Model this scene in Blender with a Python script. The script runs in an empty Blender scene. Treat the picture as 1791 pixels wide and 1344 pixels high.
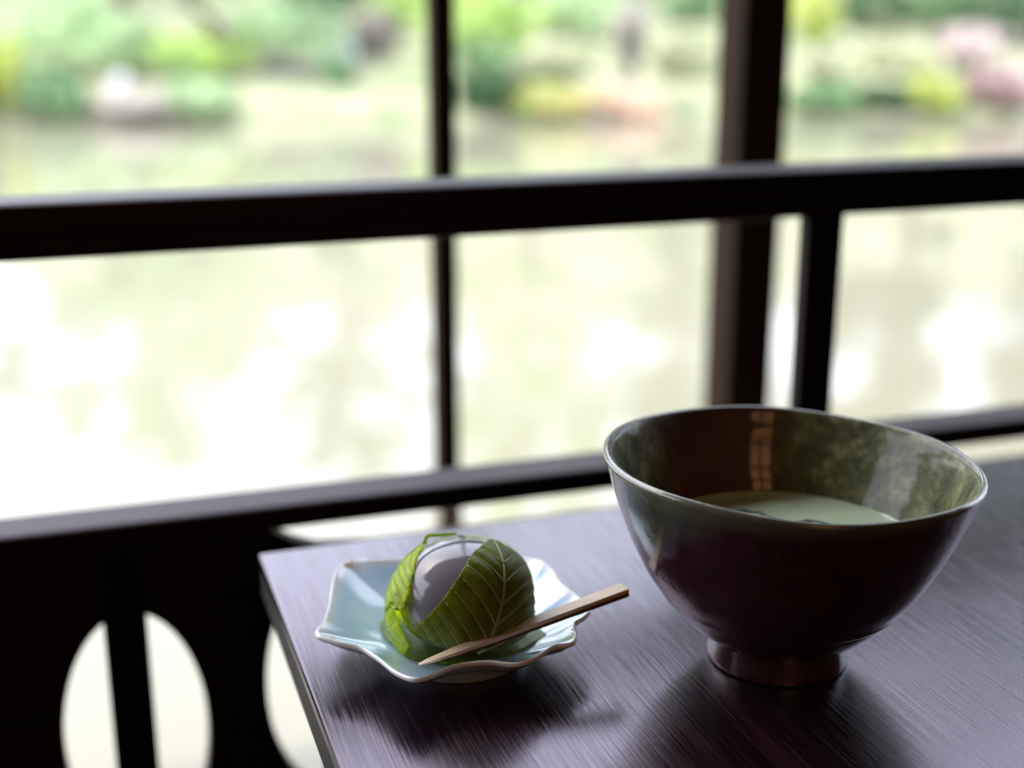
import bpy, bmesh, math, random
import numpy as np
from mathutils import Vector, Matrix
PI = math.pi
rng = np.random.default_rng(7)
random.seed(7)
S = bpy.context.scene
C = S.collection

# ------------------------------------------------------------------ camera
CAM_H = 0.227                       # above the table top (the table top is z = 0)
PITCH = math.radians(16.06)
FPX = 2290.6
cd = bpy.data.cameras.new('camera')
cam = bpy.data.objects.new('camera', cd)
C.objects.link(cam)
cam.location = (0, 0, CAM_H)
cam.rotation_euler = (PI/2 - PITCH, 0, 0)
cd.sensor_width = 36.0
cd.lens = FPX/1791*36
cd.clip_start = 0.01
cd.clip_end = 200
cd.dof.use_dof = True
cd.dof.focus_distance = 0.437
cd.dof.aperture_fstop = 4.2
S.camera = cam

# ------------------------------------------------------------------ sky, sun, exposure
w = bpy.data.worlds.new('sky')
S.world = w
w.use_nodes = True
nt = w.node_tree
bg = nt.nodes['Background']
sky = nt.nodes.new('ShaderNodeTexSky')
sky.sky_type = 'NISHITA'
sky.sun_disc = False
sky.sun_elevation = math.radians(50)
sky.sun_rotation = math.radians(-60)
sky.air_density = 1.0
sky.dust_density = 4.0
sky.ozone_density = 1.0
hz = nt.nodes.new('ShaderNodeMix'); hz.data_type = 'RGBA'
hz.inputs[0].default_value = 0.72
hz.inputs[7].default_value = (0.80, 0.86, 1.0, 1)
sc_ = nt.nodes.new('ShaderNodeVectorMath'); sc_.operation = 'SCALE'; sc_.inputs[3].default_value = 0.16
nt.links.new(sky.outputs[0], sc_.inputs[0])
nt.links.new(sc_.outputs[0], hz.inputs[6])
nt.links.new(hz.outputs[2], bg.inputs[0])
bg.inputs[1].default_value = 4.6
sd = bpy.data.lights.new('sun', 'SUN')
sd.energy = 5.4
sd.angle = math.radians(1.5)
sd.color = (1.0, 0.95, 0.86)
sun = bpy.data.objects.new('sun', sd)
C.objects.link(sun)
sun.rotation_euler = Vector((0.62, 0.35, -0.95)).to_track_quat('-Z', 'Y').to_euler()
S.view_settings.view_transform = 'Standard'
S.view_settings.look = 'None'
S.view_settings.gamma = 1
S.view_settings.use_curve_mapping = False
S.view_settings.exposure = 0.18
S.cycles.use_denoising = True
S.cycles.max_bounces = 10
S.cycles.transparent_max_bounces = 12
S.cycles.caustics_refractive = False
S.cycles.caustics_reflective = False
S.cycles.sample_clamp_indirect = 6

# ------------------------------------------------------------------ geometry of the photograph
CF = np.array([0, math.cos(PITCH), -math.sin(PITCH)])
CU = np.array([0, math.sin(PITCH), math.cos(PITCH)])
CX = np.array([1.0, 0, 0])
C0 = np.array([0, 0, CAM_H])
def ray(x, y):
    return CF + CX*(x-895.5)/FPX - CU*(y-672)/FPX
def onz(x, y, z):
    d = ray(x, y); return C0 + d*((z-C0[2])/d[2])
def ony(x, y, Y):
    d = ray(x, y); return C0 + d*(Y/d[1])
YAW = math.radians(71.33)
ROT = PI/2 - YAW                    # the house frame: local x along the railing, local y out to the pond
WATER = -0.95
FLOOR = -0.36

# ------------------------------------------------------------------ helpers
def link(o, parent=None):
    C.objects.link(o)
    if parent is not None: o.parent = parent
    return o
def tag(o, label, cat, group=None):
    o['label'] = label; o['category'] = cat
    if group: o['group'] = group
    return o
def empty(name, loc=(0, 0, 0), rz=0):
    o = bpy.data.objects.new(name, None)
    o.empty_display_size = 0.02
    C.objects.link(o); o.location = loc; o.rotation_euler = (0, 0, rz)
    return o
def mesh_obj(name, verts, faces, mat, parent=None, smooth=False, kind=None, bev=0, seg=2):
    me = bpy.data.meshes.new(name)
    me.from_pydata([tuple(map(float, v)) for v in verts], [], [tuple(map(int, f)) for f in faces])
    me.validate(); me.update()
    me.materials.append(mat)
    if smooth:
        me.polygons.foreach_set('use_smooth', [True]*len(me.polygons))
    o = bpy.data.objects.new(name, me)
    link(o, parent)
    if kind: o['kind'] = kind
    if bev:
        m = o.modifiers.new('b', 'BEVEL'); m.width = bev; m.segments = seg; m.limit_method = 'ANGLE'
    return o
def box(x0, x1, y0, y1, z0, z1):
    v = [(x0,y0,z0),(x1,y0,z0),(x1,y1,z0),(x0,y1,z0),(x0,y0,z1),(x1,y0,z1),(x1,y1,z1),(x0,y1,z1)]
    f = [(0,3,2,1),(4,5,6,7),(0,1,5,4),(1,2,6,5),(2,3,7,6),(3,0,4,7)]
    return v, f
def boxo(name, b, mat, parent=None, bev=0.002, kind=None):
    v, f = box(*b)
    return mesh_obj(name, v, f, mat, parent, bev=bev, kind=kind)
def house(o):
    o.rotation_euler = (0, 0, ROT); return o
def lathe(profile, n=96, wob=None):
    v = []; f = []
    for r, z in profile:
        for k in range(n):
            a = 2*PI*k/n
            p = (r*math.cos(a), r*math.sin(a), z)
            if wob: p = wob(p, a)
            v.append(p)
    for i in range(len(profile)-1):
        for k in range(n):
            k2 = (k+1) % n
            f.append((i*n+k, i*n+k2, (i+1)*n+k2, (i+1)*n+k))
    return v, f
def cr(pts, n, closed=False):
    """Catmull-Rom through points"""
    P = np.array(pts, float); m = len(P); out = []
    segs = m if closed else m-1
    for i in range(segs):
        if closed: a, b, c, d = P[(i-1) % m], P[i], P[(i+1) % m], P[(i+2) % m]
        else: a, b, c, d = P[max(i-1, 0)], P[i], P[i+1], P[min(i+2, m-1)]
        for t in np.arange(n)/n:
            out.append(0.5*((2*b)+(-a+c)*t+(2*a-5*b+4*c-d)*t*t+(-a+3*b-3*c+d)*t**3))
    if not closed: out.append(P[-1])
    return np.array(out)
def tube(pts, rad, n=8):
    pts = np.array(pts, float); v = []; f = []
    up = np.array([0.13, 0.2, 1.0])
    for i, p in enumerate(pts):
        t = pts[min(i+1, len(pts)-1)] - pts[max(i-1, 0)]; t /= np.linalg.norm(t)+1e-12
        a = np.cross(t, up); a /= np.linalg.norm(a)+1e-12; b = np.cross(t, a)
        r = rad(i/(len(pts)-1)) if callable(rad) else rad
        for k in range(n):
            q = 2*PI*k/n
            v.append(p + r*(a*math.cos(q)+b*math.sin(q)))
    for i in range(len(pts)-1):
        for k in range(n):
            k2 = (k+1) % n
            f.append((i*n+k, i*n+k2, (i+1)*n+k2, (i+1)*n+k))
    f.append(tuple(range(n))[::-1]); f.append(tuple((len(pts)-1)*n+k for k in range(n)))
    return v, f

# ------------------------------------------------------------------ materials
def lin(c):
    return tuple(((x/255)/12.92 if x/255 <= 0.04045 else ((x/255+0.055)/1.055)**2.4) for x in c)
def newmat(name, base=(0.5, 0.5, 0.5), rough=0.5, **kw):
    m = bpy.data.materials.new(name); m.use_nodes = True
    b = m.node_tree.nodes['Principled BSDF']
    b.inputs['Base Color'].default_value = (*base, 1)
    b.inputs['Roughness'].default_value = rough
    for k, v in kw.items():
        b.inputs[k.replace('_', ' ')].default_value = v
    return m, m.node_tree, b
def N(nt, t, **kw):
    n = nt.nodes.new(t)
    for k, v in kw.items(): setattr(n, k, v)
    return n
def coords(nt, scale=(1, 1, 1), kind='Object', rot=(0, 0, 0)):
    tc = N(nt, 'ShaderNodeTexCoord'); mp = N(nt, 'ShaderNodeMapping')
    mp.inputs['Scale'].default_value = scale; mp.inputs['Rotation'].default_value = rot
    nt.links.new(tc.outputs[kind], mp.inputs[0]); return mp.outputs[0]
def noise(nt, vec, scale, detail=4, rough=0.5, dist=0):
    n = N(nt, 'ShaderNodeTexNoise')
    n.inputs['Scale'].default_value = scale; n.inputs['Detail'].default_value = detail
    n.inputs['Roughness'].default_value = rough; n.inputs['Distortion'].default_value = dist
    nt.links.new(vec, n.inputs['Vector']); return n.outputs['Fac']
def ramp(nt, fac, stops):
    r = N(nt, 'ShaderNodeValToRGB'); e = r.color_ramp.elements
    while len(e) < len(stops): e.new(0.5)
    for k, (p, c) in enumerate(stops):
        e[k].position = p; e[k].color = (*c, 1) if len(c) == 3 else c
    nt.links.new(fac, r.inputs[0]); return r.outputs[0]
def bump(nt, b, h, strength=0.2, dist=0.001):
    n = N(nt, 'ShaderNodeBump'); n.inputs['Strength'].default_value = strength; n.inputs['Distance'].default_value = dist
    nt.links.new(h, n.inputs['Height']); nt.links.new(n.outputs[0], b.inputs['Normal']); return n

TINT = {'dark_lacquered_rail_wood': (1.0, 0.72, 0.90, 1), 'dark_post_wood': (1.0, 0.8, 0.9, 1), 'weathered_post_wood': (1.0, 0.85, 0.7, 1)}
def wood(name, dark, light, rough=0.35, axis='y', gs=60, coat=0.0, bs=0.15):
    m, nt, b = newmat(name, dark, rough)
    sc = {'x': (1, gs, gs), 'y': (gs, 1, gs), 'z': (gs, gs, 1)}[axis]
    v = coords(nt, sc)
    f = noise(nt, v, 4, 6, 0.6)
    nt.links.new(ramp(nt, f, [(0.35, dark), (0.7, light)]), b.inputs['Base Color'])
    b.inputs['Coat Weight'].default_value = coat; b.inputs['Coat Roughness'].default_value = 0.15
    bump(nt, b, f, bs, 0.0006)
    if name in TINT: b.inputs['Specular Tint'].default_value = TINT[name]; b.inputs['Specular IOR Level'].default_value = 0.22 if 'rail' in name else 0.12
    return m
M_rail = wood('dark_lacquered_rail_wood', (0.006, 0.003, 0.004), (0.016, 0.007, 0.009), 0.46, 'x', 30)
M_post_v = wood('dark_post_wood', (0.005, 0.003, 0.003), (0.012, 0.006, 0.006), 0.55, 'z', 30)
M_outer = wood('weathered_post_wood', (0.014, 0.008, 0.004), (0.040, 0.022, 0.010), 0.8, 'z', 20)
M_wall = wood('dark_wall_plaster', (0.10, 0.075, 0.06), (0.13, 0.10, 0.08), 0.9, 'x', 1)
M_ceil = wood('ceiling_boards', (0.03, 0.02, 0.016), (0.05, 0.035, 0.028), 0.7, 'x', 8)
M_floor = wood('dark_floor_boards', (0.03, 0.02, 0.017), (0.05, 0.03, 0.025), 0.5, 'x', 12)

def table_mat():
    m, nt, b = newmat('plum_brown_lacquered_table_wood', (0.04, 0.02, 0.03), 0.3)
    v = coords(nt, (210, 4.0, 210))
    f1 = noise(nt, v, 5, 4, 0.6)
    v2 = coords(nt, (14, 0.7, 14))
    f2 = noise(nt, v2, 3, 4, 0.5, 0.4)
    mx = N(nt, 'ShaderNodeMath', operation='MULTIPLY_ADD'); mx.inputs[1].default_value = 0.55
    nt.links.new(f2, mx.inputs[0])
    ml = N(nt, 'ShaderNodeMath', operation='MULTIPLY'); ml.inputs[1].default_value = 0.45
    nt.links.new(f1, ml.inputs[0]); nt.links.new(ml.outputs[0], mx.inputs[2])
    nt.links.new(ramp(nt, mx.outputs[0], [(0.36, (0.004, 0.0015, 0.002)), (0.5, (0.010, 0.003, 0.005)), (0.64, (0.036, 0.011, 0.018))]), b.inputs['Base Color'])
    r = N(nt, 'ShaderNodeMapRange'); r.inputs['From Min'].default_value = 0.3; r.inputs['From Max'].default_value = 0.7; r.inputs['To Min'].default_value = 0.11; r.inputs['To Max'].default_value = 0.32
    nt.links.new(f1, r.inputs['Value']); nt.links.new(r.outputs[0], b.inputs['Roughness'])
    b.inputs['Specular IOR Level'].default_value = 1.0
    b.inputs['Specular Tint'].default_value = (1.0, 0.80, 0.98, 1)
    bump(nt, b, f1, 0.30, 0.0003)
    return m
M_table = table_mat()
M_table_edge = wood('table_edge_wood', (0.006, 0.004, 0.004), (0.014, 0.009, 0.009), 0.5, 'y', 60)

# ------------------------------------------------------------------ the setting
RY0 = 0.6117                        # front face of the railing in the house frame
house(boxo('floor', (-2.2, 3.6, -3.2, RY0+0.06, -1.3, FLOOR), M_floor, kind='structure', bev=0))
house(boxo('ceiling', (-2.2, 3.6, -3.2, 1.55, 1.62, 1.70), M_ceil, kind='structure', bev=0))
house(boxo('wall_back', (-2.2, 3.6, -3.28, -3.2, FLOOR, 1.62), M_wall, kind='structure', bev=0))
house(boxo('wall_left', (-2.28, -2.2, -3.28, RY0+0.06, FLOOR, 1.62), M_wall, kind='structure', bev=0))
house(boxo('wall_right', (3.6, 3.68, -3.28, RY0+0.06, FLOOR, 1.62), M_wall, kind='structure', bev=0))
house(boxo('wall_lintel', (-2.2, 3.6, RY0-0.01, RY0+0.06, 1.30, 1.62), M_wall, kind='structure', bev=0))

# pond
def water_mat():
    m, nt, b = newmat('murky_pond_water', (0.30, 0.30, 0.19), 0.02)
    b.inputs['IOR'].default_value = 1.33
    v = coords(nt, (1, 1, 1))
    a = noise(nt, v, 1.1, 3, 0.5, 0.3)
    c = noise(nt, coords(nt, (1, 1, 1)), 6.0, 3, 0.5)
    nt.links.new(ramp(nt, noise(nt, v, 0.35, 3), [(0.3, (0.170, 0.163, 0.118)), (0.7, (0.225, 0.212, 0.158))]), b.inputs['Base Color'])
    n1 = N(nt, 'ShaderNodeBump'); n1.inputs['Strength'].default_value = 1.0; n1.inputs['Distance'].default_value = 0.004
    n2 = N(nt, 'ShaderNodeBump'); n2.inputs['Strength'].default_value = 1.0; n2.inputs['Distance'].default_value = 0.0015
    nt.links.new(a, n1.inputs['Height']); nt.links.new(c, n2.inputs['Height'])
    nt.links.new(n1.outputs[0], n2.inputs['Normal']); nt.links.new(n2.outputs[0], b.inputs['Normal'])
    return m
M_water = water_mat()
v, f = box(-30, 30, 0.2, 34, WATER-0.25, WATER)
mesh_obj('pond_water', v, f, M_water, kind='structure')

# far bank: terrain rising from the waterline
def shore(x):                       # distance of the waterline (world y) over world x
    return 14.0 + 0.35*math.sin(x*0.9+0.5) + (0.9 if x > 2.3 else 0.9*max(0, min(1, (x-1.0)/1.3)))
def ground_h(x, y):
    d = y - shore(x)
    h = WATER - 0.10 + 0.22*min(max(d, 0)/0.35, 1)
    if d < 0: h = WATER - 0.10 + d*0.3
    h += 0.125*max(d-0.3, 0) + 0.05*math.sin(x*1.7)*math.sin(y*1.3)*min(max(d, 0), 1)
    if y > 24: h += (y-24)*0.28
    return h
def ground_mat():
    m, nt, b = newmat('mossy_garden_ground', (0.4, 0.4, 0.2), 0.95)
    f_ = noise(nt, coords(nt), 1.3, 5, 0.6)
    nt.links.new(ramp(nt, f_, [(0.36, (0.11, 0.15, 0.06)), (0.5, (0.20, 0.21, 0.12)), (0.62, (0.29, 0.285, 0.18))]), b.inputs['Base Color'])
    return m
gx = np.linspace(-14, 18, 100); gy = np.concatenate([np.linspace(12.8, 18, 45), np.linspace(18.3, 42, 40)])
vv = [(x, y, ground_h(x, y)) for y in gy for x in gx]
ff = [(j*100+i, j*100+i+1, (j+1)*100+i+1, (j+1)*100+i) for j in range(len(gy)-1) for i in range(99)]
mesh_obj('bank_ground', vv, ff, ground_mat(), smooth=True, kind='structure')

# ------------------------------------------------------------------ the railing
rail = house(empty('railing')); rail.rotation_euler = (0, 0, ROT)
tag(rail, 'dark lacquered wooden railing with a cut-out panel, running along the open window side', 'railing')
Y = RY0
def part(name, b, mat=M_rail, bev=0.002, parent=rail): return boxo(name, b, mat, parent, bev)
part('top_rail', (-1.6, 3.0, Y, Y+0.034, 0.1265, 0.1440), bev=0.003)
part('lower_moulding', (-1.6, 3.0, Y+0.0035, Y+0.030, 0.1180, 0.1268), bev=0.0015)
part('bottom_rail', (-1.6, 3.0, Y, Y+0.029, -0.0236, -0.0108), bev=0.002)
for x in (-0.62, 0.384, 1.40, 2.40):
    part('post', (x-0.0080, x+0.0145, Y+0.002, Y+0.0125, -0.0115, 0.1190), M_post_v, 0.0015)
    part('lower_post', (x-0.0143, x+0.0143, Y+0.004, Y+0.029, FLOOR, -0.042), M_post_v, 0.0015)
# the panel with oval openings and the long low gap under the rail
OVALS = [(-0.205, -0.125, 0.036, 0.068), (-0.100, -0.125, 0.034, 0.068), (0.0090, -0.130, 0.0355, 0.069), (0.1150, -0.115, 0.040, 0.070)]
OVALS += [(0.2210+0.106*k, -0.120, 0.037, 0.068) for k in range(20)]
def panel():
    bm = bmesh.new()
    Z0 = FLOOR
    outline = [(-1.6, Z0), (2.6, Z0), (2.6, -0.0240), (2.50, -0.0240), (2.48, -0.0345), (2.44, -0.0395), (0.135, -0.0415), (0.105, -0.0385), (0.0925, -0.0335), (0.077, -0.0240), (-1.6, -0.0240)]
    loops = [outline] + [[(cx+rx*math.cos(2*PI*k/48), cz+rz*math.sin(2*PI*k/48)) for k in range(48)] for cx, cz, rx, rz in OVALS]
    es = []
    for lp in loops:
        vs = [bm.verts.new((x, 0, z)) for x, z in lp]
        for i in range(len(vs)): es.append(bm.edges.new((vs[i], vs[(i+1) % len(vs)])))
    bmesh.ops.triangle_fill(bm, use_beauty=True, use_dissolve=False, edges=es)
    for fc in list(bm.faces):
        c = fc.calc_center_median()
        for cx, cz, rx, rz in OVALS:
            if ((c.x-cx)/rx)**2+((c.z-cz)/rz)**2 < 0.98: bm.faces.remove(fc); break
    r = bmesh.ops.extrude_face_region(bm, geom=bm.faces[:])
    bmesh.ops.translate(bm, vec=(0, 0.010, 0), verts=[g for g in r['geom'] if isinstance(g, bmesh.types.BMVert)])
    bmesh.ops.recalc_face_normals(bm, faces=bm.faces[:])
    me = bpy.data.meshes.new('cutout_panel'); bm.to_mesh(me); bm.free(); me.materials.append(M_rail)
    o = bpy.data.objects.new('cutout_panel', me); link(o, rail); o.location = (0, Y+0.009, 0)
    o['label'] = 'dark board with a row of oval openings'
panel()
for cx, cz, rx, rz in OVALS[:8]:
    part('baluster', (cx-0.0015-0.0103, cx-0.0015+0.0103, Y, Y+0.0088, FLOOR, -0.0240 if cx < 0.05 else -0.0425), M_post_v, 0.001)
part('batten', (0.0215, 0.078, Y+0.004, Y+0.0088, -0.0600, -0.0585), M_rail, 0.0004)

# ------------------------------------------------------------------ posts outside the railing
M_foot = newmat('pale_stone_footing', (0.42, 0.37, 0.27), 0.9)[0]
for i, (xc, yc, wd, lab) in enumerate(((0.3165, 1.13, 0.0215, 'thin dark post beyond the railing, left of the thick brown post'),
                                       (0.6215, 1.13, 0.050, 'thick square brown post beyond the railing, right of the thin post'))):
    o = empty('veranda_post', (0, 0, 0), ROT); loc = Matrix.Rotation(ROT, 3, 'Z') @ Vector((xc, yc, 0)); o.location = (loc.x, loc.y, WATER)
    tag(o, lab, 'post')
    h = wd/2
    boxo('shaft', (-h, h, -h, h, 0.72, 1.62-WATER), M_outer, o, 0.0015)
    boxo('footing', (-h-0.002, h+0.002, -h-0.002, h+0.002, -0.2, 0.72), M_foot, o, 0.003)

# ------------------------------------------------------------------ table
table = house(empty('low_table')); tag(table, 'low dark plum-brown lacquered wooden table standing by the railing', 'table')
TX0, TX1, TY0, TY1 = 0.0637, 1.45, -0.30, 0.5317
boxo('tabletop', (TX0, TX1, TY0, TY1, -0.006, 0.0), M_table, table, 0.0014)
boxo('edge_band', (TX0+0.0006, TX1-0.0006, TY0+0.0006, TY1-0.0006, -0.020, -0.0061), M_table_edge, table, 0.0008)
boxo('apron', (TX0+0.05, TX1-0.05, TY0+0.04, TY0+0.06, -0.075, -0.0201), M_table_edge, table)
boxo('apron', (TX0+0.05, TX1-0.05, TY1-0.10, TY1-0.08, -0.075, -0.0201), M_table_edge, table)
for x in (TX0+0.12, TX1-0.14):
    for y in (TY0+0.07, TY1-0.14):
        boxo('leg', (x, x+0.04, y, y+0.04, FLOOR, -0.0201), M_table_edge, table)

# ------------------------------------------------------------------ tea bowl
BC = np.array([0.0963, 0.4318])
def rimtilt(p, a):
    x, y, z = p
    s = min(max(z/0.075, 0), 1.15); s = s*s
    wobr = 1+0.004*math.sin(2*a+1)+0.003*math.sin(3*a+0.4)*s
    return (x*wobr+0.0010*s, y*wobr, z - s*(0.0371*x+0.0180*y) + 0.0003*math.sin(5*a)*s)
outer = [(0.0205, 0.003), (0.0215, 0.0004), (0.0225, 0.0), (0.0246, 0.0004), (0.0250, 0.0015), (0.0246, 0.004), (0.0238, 0.008), (0.0236, 0.0100),
         (0.0250, 0.0112), (0.0290, 0.0128), (0.0340, 0.0166), (0.0384, 0.0212), (0.0412, 0.0248), (0.0424, 0.0256), (0.0440, 0.0282),
         (0.0485, 0.0345), (0.0528, 0.0425), (0.0562, 0.0500), (0.0592, 0.0575), (0.0616, 0.0640), (0.0632, 0.0690), (0.0646, 0.0728), (0.0652, 0.0744), (0.0651, 0.0756), (0.0642, 0.0763), (0.0630, 0.0760)]
inner = [(0.0619, 0.0748), (0.0606, 0.0715), (0.0592, 0.0670), (0.0567, 0.0600), (0.0535, 0.0520), (0.0495, 0.0440), (0.0440, 0.0350), (0.0370, 0.0270), (0.0280, 0.0200), (0.0150, 0.0155), (0.0001, 0.0145)]
base = [(0.0001, 0.0050), (0.0150, 0.0045)]
bowl_profile = cr(outer, 3).tolist() + cr(inner, 4).tolist()
def bowl_mat():
    m, nt, b = newmat('dark_brown_and_olive_tea_bowl_glaze', (0.03, 0.012, 0.012), 0.22)
    tc = N(nt, 'ShaderNodeTexCoord'); v = tc.outputs['Object']
    sep = N(nt, 'ShaderNodeSeparateXYZ'); nt.links.new(v, sep.inputs[0])
    # attribute 'inside' is 1 on the inner wall
    at = N(nt, 'ShaderNodeAttribute', attribute_name='inside')
    n1 = noise(nt, v, 45, 6, 0.65); n2 = noise(nt, v, 160, 4, 0.6)
    olive = ramp(nt, noise(nt, v, 90, 5, 0.7), [(0.35, (0.032, 0.033, 0.010)), (0.52, (0.085, 0.090, 0.030)), (0.68, (0.22, 0.225, 0.11))])
    brown_in = ramp(nt, n1, [(0.3, (0.034, 0.008, 0.002)), (0.7, (0.085, 0.024, 0.004))])
    # brown mixed into the inner back wall, giving way to olive at the sides
    x = sep.outputs[0]
    d = N(nt, 'ShaderNodeMath', operation='ADD'); d.inputs[1].default_value = 0.016; nt.links.new(x, d.inputs[0])
    ab = N(nt, 'ShaderNodeMath', operation='ABSOLUTE'); nt.links.new(d.outputs[0], ab.inputs[0])
    nn = N(nt, 'ShaderNodeMath', operation='MULTIPLY_ADD'); nn.inputs[1].default_value = 0.022; nt.links.new(n1, nn.inputs[0]); nt.links.new(ab.outputs[0], nn.inputs[2])
    fac = ramp(nt, nn.outputs[0], [(0.030, (1, 1, 1)), (0.046, (0, 0, 0))])
    yy = ramp(nt, sep.outputs[1], [(0.0, (0, 0, 0)), (0.015, (1, 1, 1))])
    mf = N(nt, 'ShaderNodeMath', operation='MULTIPLY'); nt.links.new(fac, mf.inputs[0]); nt.links.new(yy, mf.inputs[1])
    mi = N(nt, 'ShaderNodeMix', data_type='RGBA'); nt.links.new(mf.outputs[0], mi.inputs[0]); nt.links.new(olive, mi.inputs[6]); nt.links.new(brown_in, mi.inputs[7])
    out_c = ramp(nt, n2, [(0.3, (0.026, 0.007, 0.010)), (0.7, (0.060, 0.018, 0.025))])
    # olive glaze outside on the left, greyed to paint in window reflections
    zx = N(nt, 'ShaderNodeMath', operation='MULTIPLY_ADD'); zx.inputs[1].default_value = -0.9
    nt.links.new(x, zx.inputs[0]); nt.links.new(sep.outputs[2], zx.inputs[2])
    zn = N(nt, 'ShaderNodeMath', operation='MULTIPLY_ADD'); zn.inputs[1].default_value = 0.03; nt.links.new(n1, zn.inputs[0]); nt.links.new(zx.outputs[0], zn.inputs[2])
    run = ramp(nt, zn.outputs[0], [(0.112, (0, 0, 0)), (0.122, (1, 1, 1))])
    mo = N(nt, 'ShaderNodeMix', data_type='RGBA'); nt.links.new(run, mo.inputs[0]); nt.links.new(out_c, mo.inputs[6]); mo.inputs[7].default_value = (0.050, 0.050, 0.038, 1)
    rim = ramp(nt, sep.outputs[2], [(0.0720, (0, 0, 0)), (0.0748, (1, 1, 1))])
    mr = N(nt, 'ShaderNodeMix', data_type='RGBA'); nt.links.new(rim, mr.inputs[0]); nt.links.new(mo.outputs[2], mr.inputs[6]); mr.inputs[7].default_value = (0.10, 0.10, 0.06, 1)
    fin = N(nt, 'ShaderNodeMix', data_type='RGBA'); nt.links.new(at.outputs['Fac'], fin.inputs[0]); nt.links.new(mr.outputs[2], fin.inputs[6]); nt.links.new(mi.outputs[2], fin.inputs[7])
    nt.links.new(fin.outputs[2], b.inputs['Base Color'])
    def mr_(a, c):
        q = N(nt, 'ShaderNodeMapRange'); q.inputs['To Min'].default_value = a; q.inputs['To Max'].default_value = c
        nt.links.new(at.outputs['Fac'], q.inputs['Value']); return q.outputs[0]
    nt.links.new(mr_(0.22, 0.50), b.inputs['Roughness'])
    nt.links.new(mr_(0.55, 0.36), b.inputs['Coat Weight']); nt.links.new(mr_(0.5, 0.25), b.inputs['Specular IOR Level']); b.inputs['Coat Roughness'].default_value = 0.06
    ad = N(nt, 'ShaderNodeMath', operation='MULTIPLY_ADD'); ad.inputs[1].default_value = 0.5; nt.links.new(n2, ad.inputs[0]); nt.links.new(n1, ad.inputs[2])
    bp = bump(nt, b, ad.outputs[0], 0.4, 0.0016); nt.links.new(mr_(0.30, 0.85), bp.inputs['Strength'])
    cb = N(nt, 'ShaderNodeBump'); cb.inputs['Strength'].default_value = 0.3; cb.inputs['Distance'].default_value = 0.0006
    nt.links.new(n1, cb.inputs['Height']); nt.links.new(cb.outputs[0], b.inputs['Coat Normal'])
    return m
M_bowl = bowl_mat()
n = 128
v, f = lathe(bowl_profile, n, rimtilt)
nb = len(bowl_profile)
bowl = mesh_obj('tea_bowl', v, f, M_bowl, smooth=True)
bowl.location = (BC[0], BC[1], 0)
tag(bowl, 'dark maroon-brown glazed tea bowl with olive-green inside, holding green tea', 'bowl')
a_ = bowl.data.attributes.new('inside', 'FLOAT', 'POINT')
no = len(cr(outer, 3))
a_.data.foreach_set('value', np.repeat([0.0 if i < no-1 else 1.0 for i in range(nb)], n))
# closing base inside the foot ring
v, f = lathe([(0.0207, 0.0034), (0.0195, 0.0050), (0.010, 0.0056), (0.0001, 0.0058)], 64)
mesh_obj('foot_recess', v, f, M_bowl, bowl, smooth=True)
# tea
def tea_mat():
    m, nt, b = newmat('green_tea_liquid', (0.30, 0.38, 0.24), 0.08)
    v = coords(nt, (1, 1.3, 1))
    n0 = noise(nt, v, 40, 4, 0.6, 0.8)
    col = ramp(nt, n0, [(0.3, (0.46, 0.60, 0.42)), (0.7, (0.62, 0.76, 0.54))])
    nt.links.new(col, b.inputs['Base Color'])
    b.inputs['Subsurface Weight'].default_value = 0.2; b.inputs['Subsurface Radius'].default_value = (0.004, 0.006, 0.003)
    b.inputs['Subsurface Scale'].default_value = 1
    bump(nt, b, noise(nt, v, 120, 2), 0.1, 0.0003)
    return m
TZ = 0.0440
v, f = lathe([(0.0001, TZ), (0.02, TZ), (0.04, TZ), (0.0484, TZ), (0.0492, TZ+0.0003), (0.0495, TZ+0.0006)], 96)
tea = mesh_obj('green_tea', v, f, tea_mat(), smooth=True); tea.location = (BC[0]+0.0004, BC[1], 0)
M_swirl = newmat('dark_tea', (0.015, 0.04, 0.022), 0.1)[0]
for pts in (((1254, 895), (1287, 894), (1318, 897), (1338, 902), (1352, 909), (1378, 915)), ((1392, 919), (1404, 914), (1424, 913), (1450, 919))):
    P3 = cr([onz(x, y, TZ) for x, y in pts], 6)-np.array([BC[0]+0.0004, BC[1], 0])
    nP = len(P3); vs = []; fs = []
    for i, p in enumerate(P3):
        h = 0.0020*math.sin(PI*(i+0.6)/(nP+0.2))**0.6*(1+0.35*math.sin(i*0.9))
        for dy, dz in ((-h, -0.0002), (-h*0.7, 0.00025), (h*0.7, 0.00025), (h, -0.0002)): vs.append((p[0], p[1]+dy, p[2]+dz))
    for i in range(nP-1):
        for k in range(3): fs.append((i*4+k, (i+1)*4+k, (i+1)*4+k+1, i*4+k+1))
    o = mesh_obj('dark_swirl', vs, fs, M_swirl, tea, smooth=True); o['label'] = 'dark green swirl on the tea'
tag(tea, 'pale milky green tea with dark swirls, filling the dark bowl', 'tea')

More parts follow.
